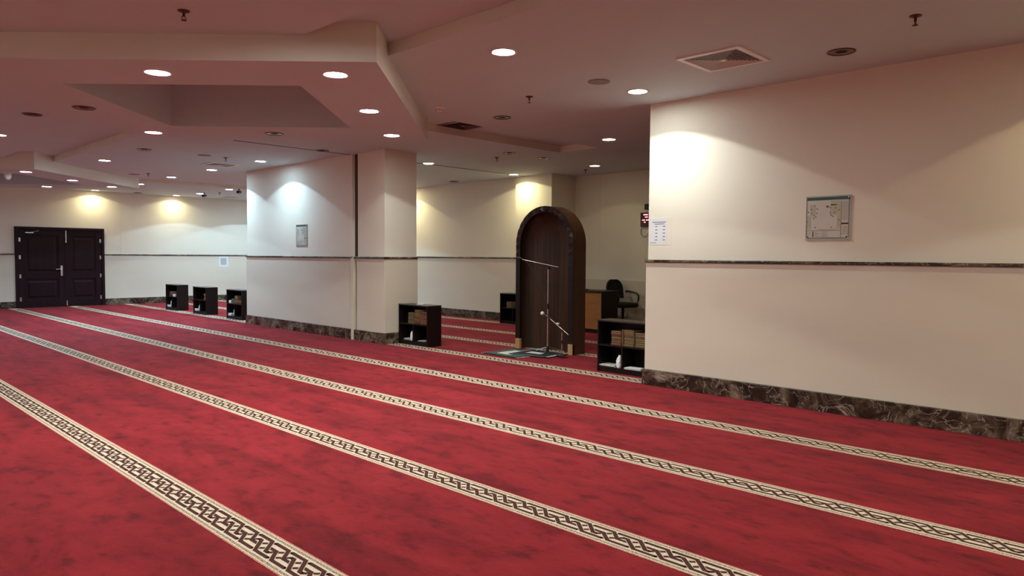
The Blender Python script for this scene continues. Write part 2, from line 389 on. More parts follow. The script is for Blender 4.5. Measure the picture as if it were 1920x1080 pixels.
# ------------------------------------------------------------------ walls
def rail_profile(mb, x0, x1, y, d=-1):          # along X on a wall whose face is at y, bullnose
    prof = [(0, ZR-.014), (.030, ZR-.014), (.037, ZR-.007), (.037, ZR+.007), (.030, ZR+.014), (0, ZR+.014)]
    mb.grid([[(x0, y+d*a, z) for a, z in prof], [(x1, y+d*a, z) for a, z in prof]], 0, False)
    mb.face([(x0, y+d*a, z) for a, z in prof]); mb.face([(x1, y+d*a, z) for a, z in prof][::-1])
def rail_y(mb, y0, y1, x, d=1):
    prof = [(0, ZR-.014), (.030, ZR-.014), (.037, ZR-.007), (.037, ZR+.007), (.030, ZR+.014), (0, ZR+.014)]
    mb.grid([[(x+d*a, y0, z) for a, z in prof], [(x+d*a, y1, z) for a, z in prof]], 0, False)
    mb.face([(x+d*a, y0, z) for a, z in prof]); mb.face([(x+d*a, y1, z) for a, z in prof][::-1])
CL = .016   # thickness of the dado cladding
def block(name, x0, x1, rail=True, label=None):      # free standing wall piece between YW and YB
    b = MB(); b.box(x0, x1, YW, YB, ZR, ZM, 0); b.box(x0-CL, x1+CL, YW-CL, YB+CL, ZB, ZR, 1, .004); b.box(x0, x1, YW, YB, 0, ZB, 1)
    return struct(b.build(name, ['upper', 'lower']), label)
block('wall_right', -4.43, XR, label='cream wall with beige dado on the right')
block('wall_pillar', -13.96, -10.185, label='cream wall piece left of the joint cover')
block('wall_column', -10.025, -9.29, label='cream column right of the joint cover')
g = MB(); g.box(-10.185, -10.025, YW+.05, YB-.05, 0, ZM)
struct(g.build('wall_gap', 'groove'), 'dark shadow gap between wall piece and column')
g = MB(); g.box(-10.19, -10.105, YW-.034, YW+.052, .0, ZR-.012, 0, .004)
struct(g.build('trim_5', 'coverp'), 'cream joint cover strip on the lower wall')
def bb(name, x0, x1, y0, y1, label):
    b = MB(); b.box(x0, x1, y0, y1, 0, ZB, 0, .003); return struct(b.build(name, 'marble'), label)
T = .022
bb('baseboard_right', -4.43-T-CL, XR, YW-T-CL, YB+T, 'dark brown marble baseboard of the right wall')
bb('baseboard_pillar', -13.96-T-CL, -10.20, YW-T-CL, YB+T, 'dark brown marble baseboard of the pillar wall')
bb('baseboard_column', -10.10, -9.29+T+CL, YW-T-CL, YB+T, 'dark brown marble baseboard of the column')
for nm, x0, x1, e in (('trim_6', -4.43-.02, XR, 0), ('trim_7', -13.97, -10.18, 0), ('trim_8', -10.10, -9.25, 1)):
    b = MB(); rail_profile(b, x0, x1, YW)
    if e: rail_y(b, YW-.03, YB, -9.29)
    struct(b.build(nm, 'marble'), 'dark marble dado rail')
# far wall with its double door
DY0, DY1, DZ = 4.20, 6.22, 2.05
b = MB(); TH = .3
for y0, y1, z0, z1, mi in ((YN, DY0, ZR, ZM, 0), (DY1, Y_REC, ZR, ZM, 0), (DY0, DY1, DZ, ZM, 0), (YN, DY0, 0, ZR, 1), (DY1, Y_REC, 0, ZR, 1)):
    b.box(XF-TH, XF+(CL if mi else 0), y0, y1, z0, z1, mi)
b.box(XF-TH-.02, XF-.2, DY0-.1, DY1+.1, 0, DZ+.1, 1)
struct(b.build('wall_far', ['upper', 'lower']), 'far cream wall with the dark double door')
b = MB(); b.box(XF, XF+.004, 6.64, 6.652, ZR, ZM); struct(b.build('trim_9', 'upper'), 'seam in the far wall covering')
b = MB(); rail_y(b, YN, DY0, XF+CL-.012); rail_y(b, DY1, Y_BACK, XF+CL-.012); struct(b.build('trim_10', 'marble'), 'dark marble dado rail of the far wall')
b = MB(); b.box(XF, XF+T+CL, YN, DY0-.002, 0, ZB, 0, .003); b.box(XF, XF+T+CL, DY1+.002, Y_BACK, 0, ZB, 0, .003); struct(b.build('baseboard_far', 'marble'), 'dark marble baseboard of the far wall')
# back walls beyond the mihrab
b = MB(); b.box(XF-TH, -10.49, Y_BACK, Y_REC+TH, ZR, ZM, 0); b.box(XF-TH, -10.49, Y_BACK-CL, Y_REC+TH, 0, ZR, 1)
struct(b.build('wall_back', ['upper', 'lower']), 'back wall left of the pale pier')
b = MB(); b.box(-10.49, -9.50, 10.86, Y_REC+TH, ZR, ZM, 0); b.box(-10.49, -9.50+CL, 10.86-CL, Y_REC+TH, 0, ZR, 1)
struct(b.build('wall_pier', ['upper', 'lower']), 'pier standing out from the back wall')
b = MB(); b.box(-9.50, XR+TH, Y_REC, Y_REC+TH, .94, ZM, 0); b.box(-9.50, XR+TH, Y_REC-.012, Y_REC+TH, 0, .94, 1)
struct(b.build('wall_recess', ['upper', 'lower']), 'back wall behind the desk')
b = MB(); b.box(-8.87, -8.85, Y_REC-.004, Y_REC, .94, ZM); struct(b.build('trim_11', 'upper'), 'vertical seam in the wall behind the desk')
b = MB(); rail_profile(b, XF, -10.49, Y_BACK-CL+.012); rail_profile(b, -10.52, -9.46, 10.86-CL+.012); struct(b.build('trim_12', 'marble'), 'dark marble dado rail of the back wall')
b = MB(); b.box(XF, -10.49, Y_BACK-T-CL, Y_BACK, 0, ZB, 0, .003); b.box(-10.51, -9.46, 10.86-T-CL, 10.87, 0, ZB, 0, .003); b.box(-9.46, XR, Y_REC-T-CL, Y_REC, 0, ZB, 0, .003)
struct(b.build('baseboard_back', 'marble'), 'dark marble baseboard of the back wall')
b = MB(); b.box(XR, XR+TH, YN, Y_REC, ZR, ZM, 0); b.box(XR-CL, XR+TH, YN, Y_REC, 0, ZR, 1); struct(b.build('wall_side', ['upper', 'lower']), 'cream side wall')
b = MB(); b.box(XF, XR, YN-TH, YN, ZR, ZM, 0); b.box(XF, XR, YN-TH, YN+CL, 0, ZR, 1); struct(b.build('wall_near', ['upper', 'lower']), 'cream near wall')

# ------------------------------------------------------------------ door
dr = bpy.data.objects.new('door_1', None); C.objects.link(dr); dr.location = (XF, (DY0+DY1)/2, 0); struct(dr, 'dark mahogany double door')
W2 = (DY1-DY0)/2
b = MB(); fx = .055
b.box(-.19, fx, -W2, -W2+.07, 0, DZ, 0, .006); b.box(-.19, fx, W2-.07, W2, 0, DZ, 0, .006); b.box(-.19, fx, -W2+.07, W2-.07, DZ-.07, DZ, 0, .006)
b.build('door_frame', 'door', dr)
def leaf(y0, y1, hs, mainleaf):
    b = MB(); st = .13; zt = DZ-.07-.004; x0, x1 = -.01, .035
    b.box(x0, x1, y0, y0+st, .012, zt, 0, .003); b.box(x0, x1, y1-st, y1, .012, zt, 0, .003)
    for z0, z1 in ((.012, .19), (.74, .87), (zt-.12, zt)): b.box(x0, x1, y0+st, y1-st, z0, z1, 0, .002)
    lf = b.build('door_leaf', 'door', dr)
    for z0, z1 in ((.19, .74), (.87, zt-.12)):
        p = MB(); p.box(x0, .012, y0+st, y1-st, z0, z1)
        a0, a1, b0, b1 = y0+st, y1-st, z0, z1
        p.box(.012, .030, a0, a0+.022, b0, b1, 0, .004); p.box(.012, .030, a1-.022, a1, b0, b1, 0, .004)
        p.box(.012, .030, a0+.022, a1-.022, b0, b0+.022, 0, .004); p.box(.012, .030, a0+.022, a1-.022, b1-.022, b1, 0, .004)
        q0, q1, s0, s1 = a0+.07, a1-.07, b0+.07, b1-.07      # raised field
        i0, i1, t0, t1 = q0+.03, q1-.03, s0+.03, s1-.03
        O = [(.012, q0, s0), (.012, q1, s0), (.012, q1, s1), (.012, q0, s1)]; I = [(.024, i0, t0), (.024, i1, t0), (.024, i1, t1), (.024, i0, t1)]
        for k in range(4): p.face([O[k], O[(k+1) % 4], I[(k+1) % 4], I[k]])
        p.face(I)
        p.build('door_panel', 'door', lf)
    for z in (.22, .80, 1.28, 1.72):
        h = MB(); yy = hs; h.tube((.042+.006, yy, z-.05), (.042+.006, yy, z+.05), .010, n=8); h.box(.034, .040, yy-.02, yy+.02, z-.05, z+.05)
        h.build('hinge', 'chrome', lf)
    return lf
Ysp = 5.285-(DY0+DY1)/2
l1 = leaf(-W2+.074, Ysp-.002, -W2+.10, True); l2 = leaf(Ysp+.002, W2-.074, W2-.10, False)
h = MB(); h.box(.035, .043, Ysp-.10, Ysp-.055, .80, 1.07, 0, .003); h.tube((.043, Ysp-.078, .98), (.085, Ysp-.078, .98), .010, n=10); h.tube((.085, Ysp-.07, .98), (.085, Ysp-.22, .975), .010, .008, n=10)
h.build('door_handle', 'chrome', l1)
h = MB(); h.box(.035, .045, Ysp+.02, Ysp+.045, 1.66, DZ-.08, 0, .003); h.box(.035, .045, Ysp+.02, Ysp+.045, .02, .16, 0, .003); h.build('flush_bolt', 'chrome', l2)
h = MB(); h.box(.035, .065, -W2+.22, -W2+.40, 1.885, 1.915, 0, .005); h.path([(.06, -W2+.33, 1.915), (.16, -W2+.45, 1.94), (.06, -W2+.52, 1.955)], .005)
h.build('door_closer', 'chrome', l1)

# ------------------------------------------------------------------ recessed downlights
def beam_profile(ld):      # a reflector throws less light towards its cut-off than straight down
    ld.use_nodes = True; nt = ld.node_tree; N = nt.nodes; K = nt.links
    em = next(n for n in N if n.type == 'EMISSION')
    tc = N.new('ShaderNodeTexCoord'); sp = N.new('ShaderNodeSeparateXYZ'); ab = N.new('ShaderNodeMath'); ab.operation = 'ABSOLUTE'
    mr = N.new('ShaderNodeMapRange'); mr.inputs[1].default_value = .42; mr.inputs[2].default_value = .92; mr.inputs[3].default_value = .50; mr.inputs[4].default_value = 1.15
    K.new(tc.outputs['Normal'], sp.inputs[0]); K.new(sp.outputs['Z'], ab.inputs[0]); K.new(ab.outputs[0], mr.inputs[0]); K.new(mr.outputs[0], em.inputs['Strength'])
def lamp(x, y, z, label, on=True, col='n', power=1.0, spread=None):
    t = thing('recessed_downlight', label, 'ceiling light', (x, y, z), group=None)
    r = MB(); r.lathe([(.108, .0), (.108, -.006), (.100, -.009), (.090, -.006), (.086, .0)]); r.build('trim_ring', 'white' if on else 'brass', t)
    if on:
        d = MB(); d.lathe([(.0001, -.0045), (.087, -.0040)]); d.build('glowing_lens', 'em_'+col+('d' if col == 'w' and power < .7 else ''), t)
        ld = bpy.data.lights.new('downlight_beam', 'SPOT'); ld.energy = LAMP_W*power; ld.color = {'c': COOL, 'n': NEUT, 'w': WARM}[col]
        ld.spot_size = 2*(HALF if spread is None else math.radians(spread)); ld.spot_blend = .06; ld.shadow_soft_size = .03
        beam_profile(ld)
        lo = bpy.data.objects.new('downlight_beam', ld); C.objects.link(lo); lo.parent = t; lo.location = (0, 0, -.02)
    else:
        d = MB(); d.lathe([(.0001, -.0010), (.047, -.0010)]); d.build('dark_lamp', 'dark', t)
        d = MB(); d.lathe([(.046, -.0012), (.060, -.0016), (.088, -.0040)]); d.build('reflector', 'offlamp', t)
    return t
L = lamp
L(-4.17, 4.16, ZM, 'lit round downlight near the top, between bulkhead corner and square vent', col='n')
L(-4.17, 6.05, ZM, 'lit round downlight beside the square vent, washing the end of the right wall', col='n', power=.95)
L(-6.15, 8.24, ZM, 'lit round downlight just left of the right wall edge, nearer of two', col='w', power=.18)
L(-8.11, 10.45, ZM, 'lit round downlight over the desk, further of two', col='w', power=.12)
L(-10.21, 10.50, ZM, 'lit round downlight in front of the pale pier at the back', col='w', power=.62, spread=74)
L(-10.13, 8.23, ZM, 'lit round downlight on the dark ceiling joint right of the column', col='n', power=.45)
L(-12.16, 6.07, ZM, 'lit round downlight casting a blue-white arc on the pillar wall', col='c', power=1.0)
L(-14.15, 6.05, ZM, 'lit round downlight just below the small square vent left of the pillar', col='c', power=1.5)
L(-16.17, 6.04, ZM, 'lit round downlight third in the row running left from the pillar wall', col='c', power=1.5)
L(-14.2, 4.16, ZM, 'lit round downlight in the light ceiling right of the far dropped ring corner', col='c', power=1.5)
L(-21.12, 5.95, ZM, 'lit downlight tight to the far wall right above the double door', col='w', power=.42, spread=72)
L(-18.37, 6.13, ZM, 'lit downlight peeking out behind the far dropped ring tip', col='c', power=1.5)
L(-18.07, 8.17, ZM, 'lit downlight at far ceiling nearest the pillar wall, beside a small black camera', col='c', power=1.5)
L(-19.95, 8.20, ZM, 'lit downlight at far ceiling with a black camera touching its right end', col='c', power=1.5)
L(-21.12, 8.02, ZM, 'lit downlight tight to the far wall between door and pillar', col='w', power=.42, spread=72)
L(-8.15, 6.08, ZM, 'lit downlight hidden by the near dropped ring tip, washing the column right of the joint', col='n', power=.85)
L(-12.28, 2.25, ZM, 'lit downlight cut by the left edge of the photo, in the left ceiling', col='c', power=1.5)
L(-4.17, 2.2, ZM, 'lit downlight whose glow touches the top edge of the photo', col='n')
RINGN = 'near dropped ceiling ring'
L(-5.12, 3.20, ZL, 'lit downlight at the near corner of the '+RINGN, col='n')
L(-6.15, 4.23, ZL, 'lit downlight midway along the right side of the '+RINGN, col='n')
L(-7.19, 5.27, ZL, 'lit downlight at the right far corner of the '+RINGN, col='n')
L(-6.12, 2.19, ZL, 'lit downlight midway along the front side of the '+RINGN, col='n')
L(-9.16, 3.22, ZL, 'lit downlight at the left far corner of the '+RINGN, col='n')
L(-7.15, 1.18, ZL, 'lit downlight at the hidden left front corner of the '+RINGN, col='n')
L(-8.15, 2.21, ZL, 'unlit downlight on the left side of the '+RINGN, on=False)
L(-8.16, 4.25, ZL, 'unlit downlight on the far side of the '+RINGN, on=False)
RF = 'far dropped ceiling ring'
L(-15.35, 3.21, ZL, 'lit downlight at the near corner of the '+RF+', beside the dome camera', col='c', power=1.5)
L(-16.42, 4.22, ZL, 'lit downlight midway along the right side of the '+RF, col='c')
L(-17.32, 5.21, ZL, 'lit downlight at the right tip of the '+RF, col='c')
L(-18.40, 4.23, ZL, 'lit downlight on the far side of the '+RF+', above the door', col='c')
L(-10.15, 2.2, ZM, 'unlit downlight in the left ceiling beyond the near dropped ring', on=False)
L(-6.13, 6.10, ZM, 'unlit downlight right of the long recessed slot, above the mihrab', on=False)
L(-8.15, 8.28, ZM, 'unlit downlight between recessed slot and mihrab top, with a dark lens', on=False)
L(-8.145, 9.10, ZM, 'unlit downlight with a bright thin rim, by the far end of the recessed slot', on=False)
L(-10.17, 6.11, ZM, 'unlit downlight touching the dark joint line in front of the pillar', on=False)
L(-12.2, 4.15, ZM, 'unlit downlight just beyond the far edge of the near dropped ring', on=False)
L(-2.19, 5.99, ZM, 'unlit downlight above the right wall, right of the square vent', on=False)
L(-12.16, 10.6, ZM, 'unlit downlight near the back wall top left of the pier', on=False)
L(-21.0, 6.95, ZM, 'unlit downlight at far wall top between the two lit ones', on=False)
# rest of the grid, plus unseen lamps added to brighten walls and ceiling
for x, y, c, p in ((-.15, 6.05, 'w', .6), (-.15, 4.15, 'n', 1.0), (-.15, 2.2, 'n', .8), (-2.15, .2, 'n', .8), (2.0, 6.05, 'w', .8), (2.0, .2, 'n', .8), (-6.15, -.9, 'n', .8), (-10.15, -.9, 'n', 1), (-14.2, -.9, 'c', 1), (-4.2, -3, 'n', .8), (-12, -3.5, 'n', 1), (-17, -2, 'c', 1), (-12.2, .2, 'n', 1), (-14.15, 8.2, 'c', 1.8), (-16.2, 8.2, 'c', 1.8), (-18.1, 10.0, 'c', 1.7), (-20, 10.0, 'c', 1.7), (-16.2, 10.0, 'c', 1.9), (-14.15, 10.5, 'w', .7), (-2, -5.2, 'n', 1.5), (-6, -5.2, 'n', 1.5), (-10, -5.2, 'n', 1.5), (-14, -5.2, 'c', 1.5), (-18, -5.2, 'c', 1.5), (-16.2, .2, 'c', 1.2), (7.2, 0, 'n', 1.5), (7.2, 4, 'w', 1.5)):
    L(x, y, ZM, 'lit downlight outside the photo, unseen, from the ceiling grid or added wall fill', col=c, power=p)['group'] = 'downlights outside the photo'

def disc_speaker(x, y, label, z=ZM):
    t = thing('ceiling_speaker', label, 'speaker', (x, y, z)); r = MB(); r.lathe([(.105, 0), (.105, -.006), (.096, -.008)]); r.build('rim', 'speaker', t)
    r = MB(); r.lathe([(.0001, -.0075), (.096, -.0075)]); r.build('grille', 'speaker', t)
disc_speaker(-4.21, 5.47, 'flat grey round ceiling speaker left of the lit lamp by the wall end')
disc_speaker(-12.16, 5.08, 'flat grey round ceiling speaker near the small square vent')
disc_speaker(-16.2, 5.30, 'flat grey round ceiling speaker left of the far small sprinkler')
# sprinklers
def sprinkler(x, y, label, z=ZM):
    t = thing('fire_sprinkler', label, 'sprinkler', (x, y, z))
    r = MB(); r.lathe([(.040, 0), (.038, -.006), (.018, -.012), (.010, -.014)]); r.build('escutcheon', 'brass', t)
    r = MB(); r.tube((0, 0, -.012), (0, 0, -.040), .009, n=10); r.path([(.0, -.008, -.036), (0, -.015, -.048), (0, -.003, -.062)], .003, 6); r.path([(.0, .008, -.036), (0, .015, -.048), (0, .003, -.062)], .003, 6); r.build('body', 'brass', t)
    r = MB(); r.lathe([(.0001, -.064), (.019, -.063), (.019, -.066), (.0001, -.067)], n=14); r.build('deflector', 'brass', t)
sprinkler(-5.07, 1.99, 'bronze sprinkler at the top left, above the near dropped ring')
sprinkler(-1.51, 5.45, 'bronze sprinkler at the top right corner of the ceiling')
sprinkler(-5.13, 5.50, 'dark sprinkler between the two lit lamps left of the right wall')
sprinkler(-8.66, 8.50, 'small sprinkler left of the mihrab top')
sprinkler(-8.60, 10.80, 'small sprinkler beside the lit lamp over the desk')
sprinkler(-12.17, 5.45, 'small sprinkler above the vent left of the pillar')
sprinkler(-15.8, 5.44, 'tiny sprinkler beyond the far dropped ring')
sprinkler(-19.2, 8.42, 'tiny sprinkler beside the black cameras at the far ceiling')
# smoke detector
t = thing('smoke_detector', 'white smoke detector right of the near dropped ring corner', 'smoke detector', (-6.23, 5.22, ZM))
r = MB(); r.lathe([(.052, 0), (.052, -.014), (.046, -.022)]); r.build('base', 'white', t)
r = MB(); r.lathe([(.046, -.022), (.036, -.026), (.036, -.036), (.030, -.042), (.0001, -.044)]); r.build('sensor_head', 'white', t)
r = MB()
for k in range(8):
    a = k*PI/4; r.box(.036*math.cos(a)-.004, .036*math.cos(a)+.004, .036*math.sin(a)-.004, .036*math.sin(a)+.004, -.035, -.027)
r.build('inlet_slot', 'dark', t)
# dome and bullet cameras
t = thing('dome_camera', 'white dome camera under the near corner of the far dropped ring', 'security camera', (-15.95, 3.05, ZL))
r = MB(); r.lathe([(.06, 0), (.06, -.03), (.05, -.035)]); r.build('mount', 'white', t)
r = MB(); r.lathe([(.055, -.034), (.058, -.06), (.045, -.095), (.02, -.115), (.0001, -.118)]); r.build('dome', 'white', t)
def bullet(x, y, label, rz):
    t = thing('bullet_camera', label, 'security camera', (x, y, ZM), rz)
    r = MB(); r.lathe([(.03, 0), (.03, -.01), (.012, -.014)]); r.tube((0, 0, -.01), (0, 0, -.05), .010, n=8); r.build('bracket', 'black', t)
    r = MB(); r.tube((-.06, 0, -.075), (.07, 0, -.085), .036, n=14); r.build('body', 'black', t)
    r = MB(); r.tube((.066, 0, -.085), (.078, 0, -.086), .026, n=14); r.build('lens', 'dark', t)
bullet(-19.62, 8.18, 'black bullet camera touching a lit lamp at the far ceiling', -.9)
bullet(-17.75, 8.28, 'black bullet camera at the far ceiling close to the pillar edge', -.9)
# air diffusers
def vent(cx, cy, z, s, label, n=7, mat='alu', gap='dark'):
    t = thing('air_diffuser', label, 'air vent', (cx, cy, z)); h = s/2
    def sq(mb, a, z0, b, z1, mi=0):
        A = [(-a, -a, z0), (a, -a, z0), (a, a, z0), (-a, a, z0)]; B = [(-b, -b, z1), (b, -b, z1), (b, b, z1), (-b, b, z1)]
        for k in range(4): mb.face([A[k], A[(k+1) % 4], B[(k+1) % 4], B[k]], mi)
    r = MB(); sq(r, h, .0, h, -.012); sq(r, h, -.012, h-.042, -.014); sq(r, h-.042, -.014, h-.044, -.001); r.build('frame', mat, t)
    r = MB(); hh = h-.044; r.face([(-hh, -hh, -.001), (-hh, hh, -.001), (hh, hh, -.001), (hh, -hh, -.001)]); r.build('duct_opening', gap, t)
    st = (hh-.02)/n
    for k in range(n):
        a = hh-.004-k*st; r = MB(); sq(r, a, -.016, a-st*.36, -.005); sq(r, a-st*.02, -.0165, a-st*.12, -.0165); r.build('louvre_ring', mat, t)
    r = MB(); q = .022; A = [(-q, -q, -.016), (q, -q, -.016), (q, q, -.016), (-q, q, -.016)]; r.face(A); sq(r, q, -.016, q, -.002); r.build('centre_cone', mat, t)
vent(-2.98, 5.55, ZM, .56, 'large white square louvred vent in front of the right wall', 9)
vent(-7.27, 6.50, ZH, .50, 'dusky square vent up in the recessed slot right of the near ring', 6, 'offlamp')
vent(-13.18, 5.80, ZM, .52, 'square louvred vent left of the pillar wall', 7)
vent(-20.45, 9.25, ZM, .52, 'distant square vent near the far wall, mostly edge-on', 5)

# ------------------------------------------------------------------ bookcases
BWD, BD, BH = .72, .275, .632
def bookcase(x, y, label):
    t = thing('bookcase', label, 'bookcase', (x, y, 0)); th = .018
    for sx in (0, BWD-th):
        b = MB(); b.box(sx, sx+th, 0, BD, 0, BH-th, 0, .001); b.build('side_panel', 'darkwood', t)
    b = MB(); b.box(-.004, BWD+.004, -.004, BD, BH-th, BH, 0, .002); b.build('top_panel', 'topwood', t)
    b = MB(); b.box(th, BWD-th, BD-.008, BD-.001, .05, BH-th); b.build('back_panel', 'darkwood', t)
    b = MB(); b.box(th, BWD-th, .004, BD-.008, .318, .334); b.build('shelf', 'darkwood', t)
    b = MB(); b.box(th, BWD-th, .004, BD-.008, .05, .066); b.build('bottom_shelf', 'darkwood', t)
    b = MB(); b.box(th, BWD-th, .012, .026, 0, .05); b.build('kick_board', 'darkwood', t)
    b = MB(); b.box(.352, .370, .006, BD-.008, .066, .318); b.build('divider', 'darkwood', t)
    return t
ordn = ['bottom', 'second', 'third', 'fourth', 'fifth', 'sixth', 'seventh', 'eighth', 'ninth', 'tenth']
def make_book(mat):
    t = thing('book', 'x', 'book')
    # lying flat, spine facing -Y ; 0.145 wide x 0.20 deep
    b = MB(); b.box(0, .145, 0, .2, 0, .003); b.box(0, .145, 0, .2, .021, .024); b.box(0, .145, -.003, .003, 0, .024, 0, .001); b.build('cover', mat, t)
    b = MB(); b.box(.003, .142, .003, .197, .003, .021); b.build('page_block', 'pages', t)
    b = MB(); b.box(.010, .135, -.0038, -.003, .0185, .0215); b.build('spine_gilding', 'gold', t)
    return t
protos = {}
def put_book(mat, x, y, z, label, group, rz=0, sc_=1.0):
    if mat not in protos: protos[mat] = o = make_book(mat)
    else: o = copy_tree(protos[mat])
    o.location = (x, y, z); o.rotation_euler.z = rz; o['label'] = label; o['group'] = group
    if sc_ != 1: o.scale = (sc_, sc_, 1)
    return o
def stack(bx, by, dx, n, where, which, colours, group):
    for k in range(n):
        nm = colours[k % len(colours)]
        put_book(nm, bx+dx+random.uniform(-.004, .004), by+.03+random.uniform(0, .012), .3342+k*.0246,
                 '%s %s book, %s stack, bookcase %s' % ((ordn[k]+'-lowest' if k else 'lowest'), {'bgreen': 'green'}.get(nm, nm), which, where), group, random.uniform(-.03, .03))
def crumple(name, label, cat, loc, sx, sy, sz, seed, mat='tissue', rz=0):
    rnd = random.Random(seed); m = MB(); rows = []
    nu, nv = 9, 14
    for i in range(nu):
        t = i/(nu-1); rr = math.sin(PI*min(.97, t*.9+.08))**.35; row = []
        for k in range(nv):
            a = 2*PI*k/nv; q = rr*(1+.28*math.sin(3*a+seed)+rnd.uniform(-.2, .2))
            row.append((sx*q*math.cos(a)*(1-.35*t)+sx*.4*t, sy*q*math.sin(a), max(0, sz*t+rnd.uniform(-.02, .02)*sz*(0 < i < nu-1))))
        rows.append(row)
    m.grid(rows, 0, True, True); m.face(rows[0][::-1]); m.face(rows[-1], 0)
    m.smooth = [False]*len(m.f); o = m.build(name, mat, None, loc, rz); return tag(o, label, cat)
def papers(x, y, z, w_, d_, h_, label, rz=.1, name='paper_pile', mat='paper'):
    m = MB(); n = 4
    for k in range(n):
        o = random.uniform(-.008, .008); m.box(-w_/2+o, w_/2+o, -d_/2+o, d_/2+o, k*h_/n, (k+.8)*h_/n)
    o = m.build(name, mat, None, (x, y, z), rz); return tag(o, label, 'papers')

bookcase(-9.232, 6.90, 'low dark bookcase against the column right of the joint strip')
W1 = 'beside the column'; G1 = 'books in the bookcase beside the column'
stack(-9.232, 6.90, .205, 7, W1, 'left', ['olive', 'brown', 'bgreen'], G1)
stack(-9.232, 6.90, .368, 9, W1, 'middle', ['brown', 'maroon', 'olive'], G1)
stack(-9.232, 6.90, .530, 8, W1, 'right', ['maroon', 'brown', 'maroon'], G1)
crumple('tissue', 'white tissue standing against the divider in the bookcase beside the column', 'tissue', (-9.232+.290, 6.935, .0663), .026, .02, .15, 3)
papers(-9.232+.135, 7.02, .0663, .15, .12, .022, 'white papers flat at lower left in the bookcase beside the column')
papers(-9.232+.50, 7.02, .0663, .14, .12, .014, 'thin dark-edged papers at lower right in the bookcase beside the column', mat='sheet')
papers(-9.232+.36, 7.06, .6325, .10, .08, .006, 'small white paper lying on top of the bookcase beside the column', rz=.5)

XB2 = -5.375
bookcase(XB2, 7.02, 'low dark bookcase half hidden behind the edge of the right wall')
W2_ = 'behind the right wall edge'; G2 = 'books in the bookcase behind the right wall edge'
stack(XB2, 7.02, .185, 7, W2_, 'left', ['brown', 'maroon', 'olive', 'brown'], G2)
stack(XB2, 7.02, .372, 8, W2_, 'middle', ['olive', 'brown'], G2)
stack(XB2, 7.02, .536, 7, W2_, 'right', ['brown', 'olive'], G2)
b = MB(); b.box(0, .022, 0, .15, 0, .20, 0, .002); o = b.build('book', 'brown', None, (XB2+.342, 7.05, .3342)); tag(o, 'thin brown book standing upright between stacks behind the right wall edge', 'book', G2)
crumple('tissue', 'white printed tissue pack against the divider behind the right wall edge', 'tissue', (XB2+.296, 7.055, .0663+.0), .038, .02, .155, 5)
papers(XB2+.14, 7.11, .0663, .22, .14, .026, 'pale pile of thin booklets at lower left behind the right wall edge', rz=0, mat='sheet')
papers(XB2+.52, 7.09, .0663, .22, .14, .022, 'white and grey booklets at lower right behind the right wall edge', rz=.05)

for i, (bx, wh, desc) in enumerate(((-18.84, 'leftmost of the far three', 'low dark bookcase furthest left, nearest the double door'),
                                    (-17.15, 'middle of the far three', 'low dark bookcase in the middle of the three at far left'),
                                    (-15.36, 'next to the pillar wall', 'low dark bookcase at far left tucked beside the pillar wall'))):
    bookcase(bx, 6.86, desc); gg = 'books in the far bookcase '+wh
    if i == 0: stack(bx, 6.86, .16, 5, 'at far left, '+wh, 'single', ['brown', 'maroon'], gg)
    if i == 2:
        stack(bx, 6.86, .16, 4, wh, 'left', ['brown', 'bgreen'], gg); stack(bx, 6.86, .33, 7, wh, 'middle', ['brown', 'olive'], gg)
        stack(bx, 6.86, .50, 3, wh, 'right', ['brown', 'maroon'], gg)
    if i == 1: stack(bx, 6.86, .535, 6, 'at far left, '+wh, 'single', ['maroon', 'brown'], gg)
    crumple('tissue', 'white crumpled tissue low in the far bookcase, '+wh, 'tissue', (bx+.20+.03*i, 6.93, .0663), .055, .03, .17, 11+i)
    papers(bx+.10, 6.93, .0663, .11, .10, .05, 'white pack on the bottom shelf of the far bookcase, '+wh, mat='tissue')
b = MB(); b.box(0, .075, 0, .05, 0, .06, 0, .006); tag(b.build('tissue_pack', 'tissue', None, (-15.36+.05, 6.89, .3342+.0)), 'small white pack in the upper left of the bookcase beside the pillar wall', 'tissue pack')
b = MB(); b.box(0, .06, 0, .05, 0, .06, 0, .006); tag(b.build('tissue_pack', 'tissue', None, (-18.84+.40, 6.89, .3342)), 'small pale pack on the shelf of the leftmost far bookcase', 'tissue pack')
bookcase(-10.58, 10.50, 'low dark bookcase by the back wall, mostly hidden behind the mihrab')
stack(-10.58, 10.50, .16, 5, 'behind the mihrab', 'only visible', ['olive', 'brown'], 'books in the bookcase behind the mihrab')

# ------------------------------------------------------------------ mihrab
MX, MY, MHW, MD = -7.01, 7.86, .56, .27
ZS = 2.13-MHW         # spring line
t = thing('mihrab', 'freestanding dark walnut prayer niche with arched top and pyramid studs', 'mihrab', (MX, MY, 0))
NA = 28
def arch(hw, zs, z0=0, y=0):
    p = [(-hw, y, z0)]+[(-hw*math.cos(PI*k/NA), y, zs+hw*math.sin(PI*k/NA)) for k in range(NA+1)]+[(hw, y, z0)]
    return p
RW = .085
o_f, o_b = arch(MHW, ZS), arch(MHW, ZS, y=MD)
b = MB(); b.grid([o_f, o_b], 0, True); b.face(o_b); 
b.build('outer_shell', 'walnut_s', t)
b = MB(); i_f = arch(MHW-RW, ZS); i2 = arch(MHW-RW, ZS, y=.035); o2 = arch(MHW, ZS, y=-.012); i3 = arch(MHW-RW, ZS, y=-.012)
o2 = [(p[0], p[1], max(p[2], .155)) for p in o2]; i3 = [(p[0], p[1], max(p[2], .155)) for p in i3]; of = [(p[0], p[1], max(p[2], .155)) for p in o_f]; i22 = [(p[0], p[1], max(p[2], .155)) for p in i2]
